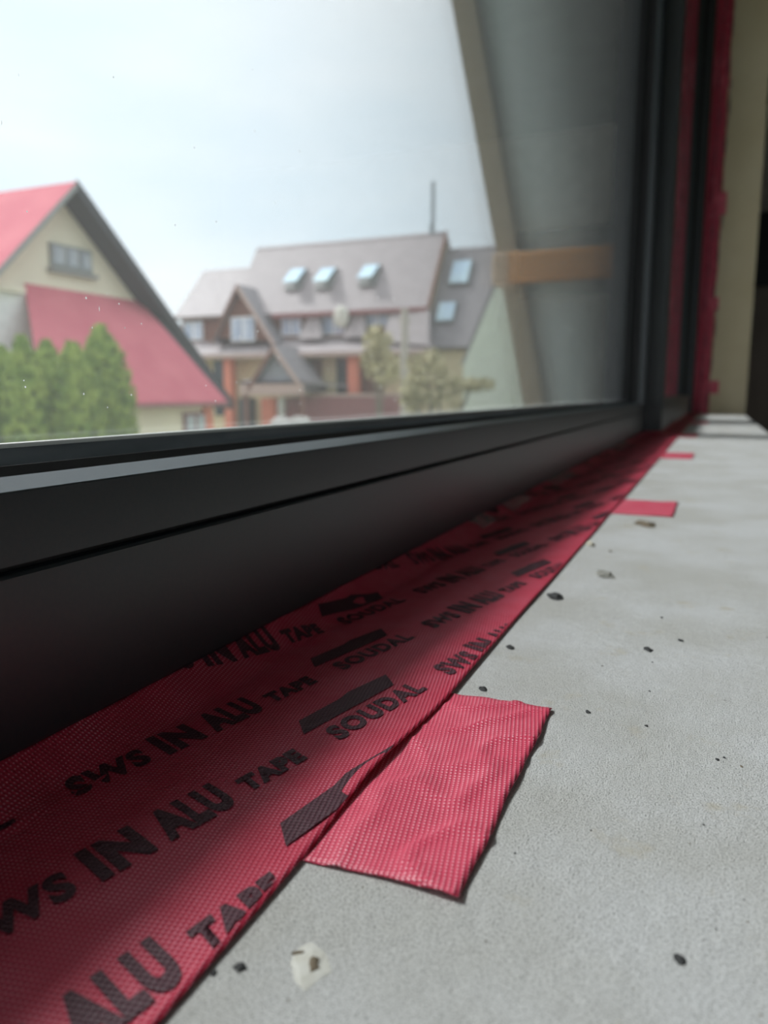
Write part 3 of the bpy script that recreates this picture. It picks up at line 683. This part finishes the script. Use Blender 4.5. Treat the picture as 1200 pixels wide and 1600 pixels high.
# skylights lie on the roof planes
def skylight(px, py, wpx, hpx, p0, n, tilt=0, m_='skylight'):
    c = onP(px, py, p0, n); k = c.length / 1200; ux = Vector((1, 0, 0)); uy = n.cross(ux).normalized()
    if uy.z < 0: uy = -uy
    w_, h_ = wpx * k / 2 * 1.05, hpx * k / 2 * 1.35
    nn_ = n if n.y < 0 else -n
    base = c + nn_ * .04
    o = mkslab('skylight', [base - ux * (w_ + .07) - uy * (h_ + .07), base + ux * (w_ + .07) - uy * (h_ + .07), base + ux * (w_ + .07) + uy * (h_ + .07), base - ux * (w_ + .07) + uy * (h_ + .07)], nn_ * .08, M['gframe'], hB)
    q0 = base + nn_ * .09
    low = nn_ * tilt
    q = mkslab('pane', [q0 - ux * w_ - uy * h_ + low, q0 + ux * w_ - uy * h_ + low, q0 + ux * w_ + uy * h_, q0 - ux * w_ + uy * h_], nn_ * .04, M[m_]); q.parent = o
for px, py, tl in ((464, 438, .35), (511, 437, .35), (579, 432, .35)): skylight(px, py, 22, 26, Vector((-15, RY, RZ)), nrm, tl)
n2 = Vector((0, wz1 - wz0, -(wy1 - wy0))).normalized()
for px, py, wp, hp in ((721, 428, 26, 30), (698, 490, 24, 24)): skylight(px, py, wp, hp, Vector((-9, wy0, wz0)), n2, 0)
mkbox('vent_pipe', (-11.75, 32.4, RZ - .1), (-11.6, 32.55, RZ + .35), M['metal'], hB)
bm = bmesh.new(); a = onY(677, 284, 32.5); tube(bm, (a.x, 32.5, RZ - .2), (a.x, 32.5, a.z), .09, .09, 8); put('mast', bm, M['metal'], hB)
# satellite dish
bm = bmesh.new(); c = onY(533, 495, 29.9)
bmesh.ops.create_uvsphere(bm, u_segments=16, v_segments=8, radius=.42)
for v in bm.verts: v.co = Vector((v.co.x * .85, v.co.y * .25, v.co.z * 1.1)) + c
dsh = put('satellite_dish', bm, M['dish'], hB, True)
bm = bmesh.new(); tube(bm, c, (c.x, 30.7, c.z - .2), .04); q = put('bracket', bm, M['metal']); q.parent = dsh

# ------------------------------------------------------------------ pale green house
M['pale'] = mat('pale_green_render', (0.900, 0.950, 0.800, 1), .9, (0.940, 0.970, 0.850, 1), .8)
hC = empty('pale_green_house', (-4, 18, GZ)); tag(hC, 'pale green gabled house partly hidden by the slanted pillar', 'house')
CY = 17.0; p1, p2 = onY(779, 438, CY), onY(724, 570, CY); xm = p1.x + 1.3; k_ = (p1.z - p2.z) / (p1.x - p2.x); zm = p1.z + 1.3 * k_; xr_ = 2 * xm - p2.x
mkslab('gable_wall', [(p2.x, CY, GZ), (p2.x, CY, p2.z), (xm, CY, zm), (xr_, CY, p2.z), (xr_, CY, GZ)], (0, .3, 0), M['pale'], hC)
mkslab('side_wall', [(p2.x, CY + .3, GZ), (p2.x, CY + .3, p2.z), (p2.x, CY + 7, p2.z), (p2.x, CY + 7, GZ)], (.3, 0, 0), M['pale'], hC)
mkslab('side_wall', [(xr_, CY + .3, GZ), (xr_, CY + .3, p2.z), (xr_, CY + 7, p2.z), (xr_, CY + 7, GZ)], (-.3, 0, 0), M['pale'], hC)
mkslab('roof', [(p2.x, CY, p2.z), (xm, CY, zm), (xm, CY + 7, zm), (p2.x, CY + 7, p2.z)], (-.06, 0, .04), M['greyroof'], hC)
mkslab('roof', [(xr_, CY, p2.z), (xm, CY, zm), (xm, CY + 7, zm), (xr_, CY + 7, p2.z)], (.06, 0, .04), M['greyroof'], hC)

# ------------------------------------------------------------------ plants
def leaf_mat(n, a, b, s=6):
    return mat(n, a, .7, b, s, 4)
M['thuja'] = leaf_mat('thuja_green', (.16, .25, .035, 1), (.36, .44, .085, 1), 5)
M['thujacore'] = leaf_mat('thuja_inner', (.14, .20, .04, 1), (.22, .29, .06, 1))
M['spring'] = leaf_mat('olive_spring_leaves', (0.420, 0.370, 0.190, 1), (0.550, 0.490, 0.280, 1), 4)
M['bark'] = mat('grey_bark', (.20, .17, .13, 1), .9)
M['blossom'] = mat('white_blossom', (.70, .68, .66, 1), .8)
def thuja(base, top, rad, seed, label):
    rn = random.Random(seed); root = empty('thuja', base); tag(root, label, 'conifer', 'thuja hedge')
    hgt = top.z - base.z; bm = bmesh.new(); seg = 18; R = []
    prof = lambda t: rad * (min(1, .8 + t * .3) if t < .7 else max(.03, 1 - ((t - .7) / .3) ** 2.6 * .95))
    for i in range(13):
        t = i / 12; r = prof(t) * .86
        R.append([bm.verts.new((base.x + math.cos(2 * math.pi * j / seg) * r * (1 + .12 * mnoise.noise(Vector((j, t * 9, seed)))), base.y + math.sin(2 * math.pi * j / seg) * r, base.z + hgt * t * .985)) for j in range(seg)])
    for a, b in zip(R, R[1:]):
        for j in range(seg): bm.faces.new((a[j], a[(j + 1) % seg], b[(j + 1) % seg], b[j]))
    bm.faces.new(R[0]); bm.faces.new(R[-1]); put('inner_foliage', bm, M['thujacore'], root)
    bm = bmesh.new()
    for i in range(2600):
        t = rn.random() ** .75; a = rn.uniform(0, 2 * math.pi); r = prof(t) * rn.uniform(.80, 1.06)
        p = Vector((base.x + math.cos(a) * r, base.y + math.sin(a) * r, base.z + hgt * t)); out = Vector((math.cos(a), math.sin(a), 0))
        up = (Vector((0, 0, 1)) + out * rn.uniform(.1, .6)).normalized(); side = Vector((-math.sin(a), math.cos(a), rn.uniform(-.3, .3))).normalized()
        s = rn.uniform(.06, .13); w_ = s * .42
        q = [p, p + up * s * .5 + side * w_, p + up * s, p + up * s * .5 - side * w_]
        q = [bm.verts.new(x) for x in q]; k = bm.verts.new(p + up * s * .5 + out * s * .18)
        for x, y in ((0, 1), (1, 2), (2, 3), (3, 0)): bm.faces.new((q[x], q[y], k))
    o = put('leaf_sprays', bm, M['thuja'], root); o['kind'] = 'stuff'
    bm = bmesh.new(); tube(bm, base - Vector((0, 0, .02)), base + Vector((0, 0, hgt * .3)), .06, .04, 8); put('trunk', bm, M['bark'], root)
def at(px, py, D): d = ray(px, py); return CAM + d * (D / math.hypot(d.x, d.y))
for i, (px, py, D, rad, lab) in enumerate(((-46, 556, 10.9, .38, 'bright green thuja cut off by the left edge of the view'), (2, 550, 11.9, .33, 'bright green thuja second from the left edge'),
        (34, 535, 10.6, .28, 'bright green thuja third from the left, in front of the white wall'), (72, 540, 11.7, .30, 'bright green thuja in the middle of the hedge'),
        (112, 543, 10.7, .33, 'bright green thuja just left of the tallest one'), (157, 516, 11.7, .42, 'tallest bright green thuja, at the right end of the hedge'))):
    t = at(px, py, D); thuja(Vector((t.x, t.y, GZ)), t, rad, i + 1, lab)
def tree(name, label, base, blobs, nleaf, lm, ls=(.05, .12), seed=1, cat='tree'):
    rn = random.Random(seed); root = empty(name, base); tag(root, label, cat)
    bm = bmesh.new()
    top = sum((Vector(b[0]) for b in blobs), Vector()) / len(blobs); fork = base.lerp(top, .55)
    tube(bm, base, fork, .10, .07, 8)
    for c, r in blobs:
        tube(bm, fork, c, .05, .02, 6)
        for k in range(6):
            d = Vector((rn.gauss(0, 1), rn.gauss(0, 1), rn.gauss(.4, .8))).normalized(); tube(bm, Vector(c), Vector(c) + Vector((d.x * r[0], d.y * r[0], d.z * r[1])) * 1.0, .02, .008, 5)
    put('branches', bm, M['bark'], root)
    bm = bmesh.new()
    for c, r in blobs:
        for i in range(nleaf):
            d = Vector((rn.gauss(0, 1), rn.gauss(0, 1), rn.gauss(0, 1))).normalized() * rn.random() ** .4
            p = Vector(c) + Vector((d.x * r[0], d.y * r[0], d.z * r[1])); s = rn.uniform(*ls)
            a = Vector((rn.gauss(0, 1), rn.gauss(0, 1), rn.gauss(0, 1))).normalized(); b = a.orthogonal().normalized()
            bm.faces.new([bm.verts.new(x) for x in (p - a * s, p + b * s * .5, p + a * s, p - b * s * .5)])
    o = put('leaves', bm, lm, root); o['kind'] = 'stuff'
def blob(px, py, D, rpx, rpy): k = D / 1200; return (at(px, py, D), (rpx * k, rpy * k))
b0 = at(596, 600, 24); tree('olive_tree', 'sparse yellow-green tree in front of the brown-roofed house', Vector((b0.x, b0.y, GZ)), [blob(590, 535, 24, 24, 26), blob(602, 580, 24, 30, 26), blob(580, 565, 24.3, 16, 20)], 240, M['spring'], (.06, .14), 3)
b0 = at(680, 640, 14.6); tree('olive_tree', 'bushy yellow-green tree reaching in front of the pale green house', Vector((b0.x, b0.y, GZ)), [blob(668, 575, 14.6, 34, 30), blob(688, 612, 14.6, 46, 32), blob(645, 615, 14.6, 20, 36), blob(738, 601, 14.6, 40, 10)], 260, M['spring'], (.035, .085), 5)
b0 = at(450, 660, 26); tree('blossom_shrub', 'low white blossoming shrub in front of the porch', Vector((b0.x, b0.y, GZ)), [blob(440, 662, 26, 16, 9), blob(468, 660, 26, 16, 8)], 500, M['blossom'], (.06, .12), 8, 'shrub')
# street pole
pp = empty('utility_pole', (at(632, 600, 19).x, at(632, 600, 19).y, GZ)); tag(pp, 'pale wooden utility pole in front of the brown-roofed house', 'pole')
M['pole'] = mat('pale_pole', (0.504, 0.448, 0.392, 1), .85)
bm = bmesh.new(); tube(bm, pp.location, (pp.location.x, pp.location.y, at(632, 482, 19).z), .12, .09, 12); put('shaft', bm, M['pole'], pp)
bm = bmesh.new(); zz = at(632, 500, 19).z; tube(bm, (pp.location.x - .18, pp.location.y, zz), (pp.location.x + .18, pp.location.y, zz), .03, .03, 6); put('cross_arm', bm, M['pole'], pp)
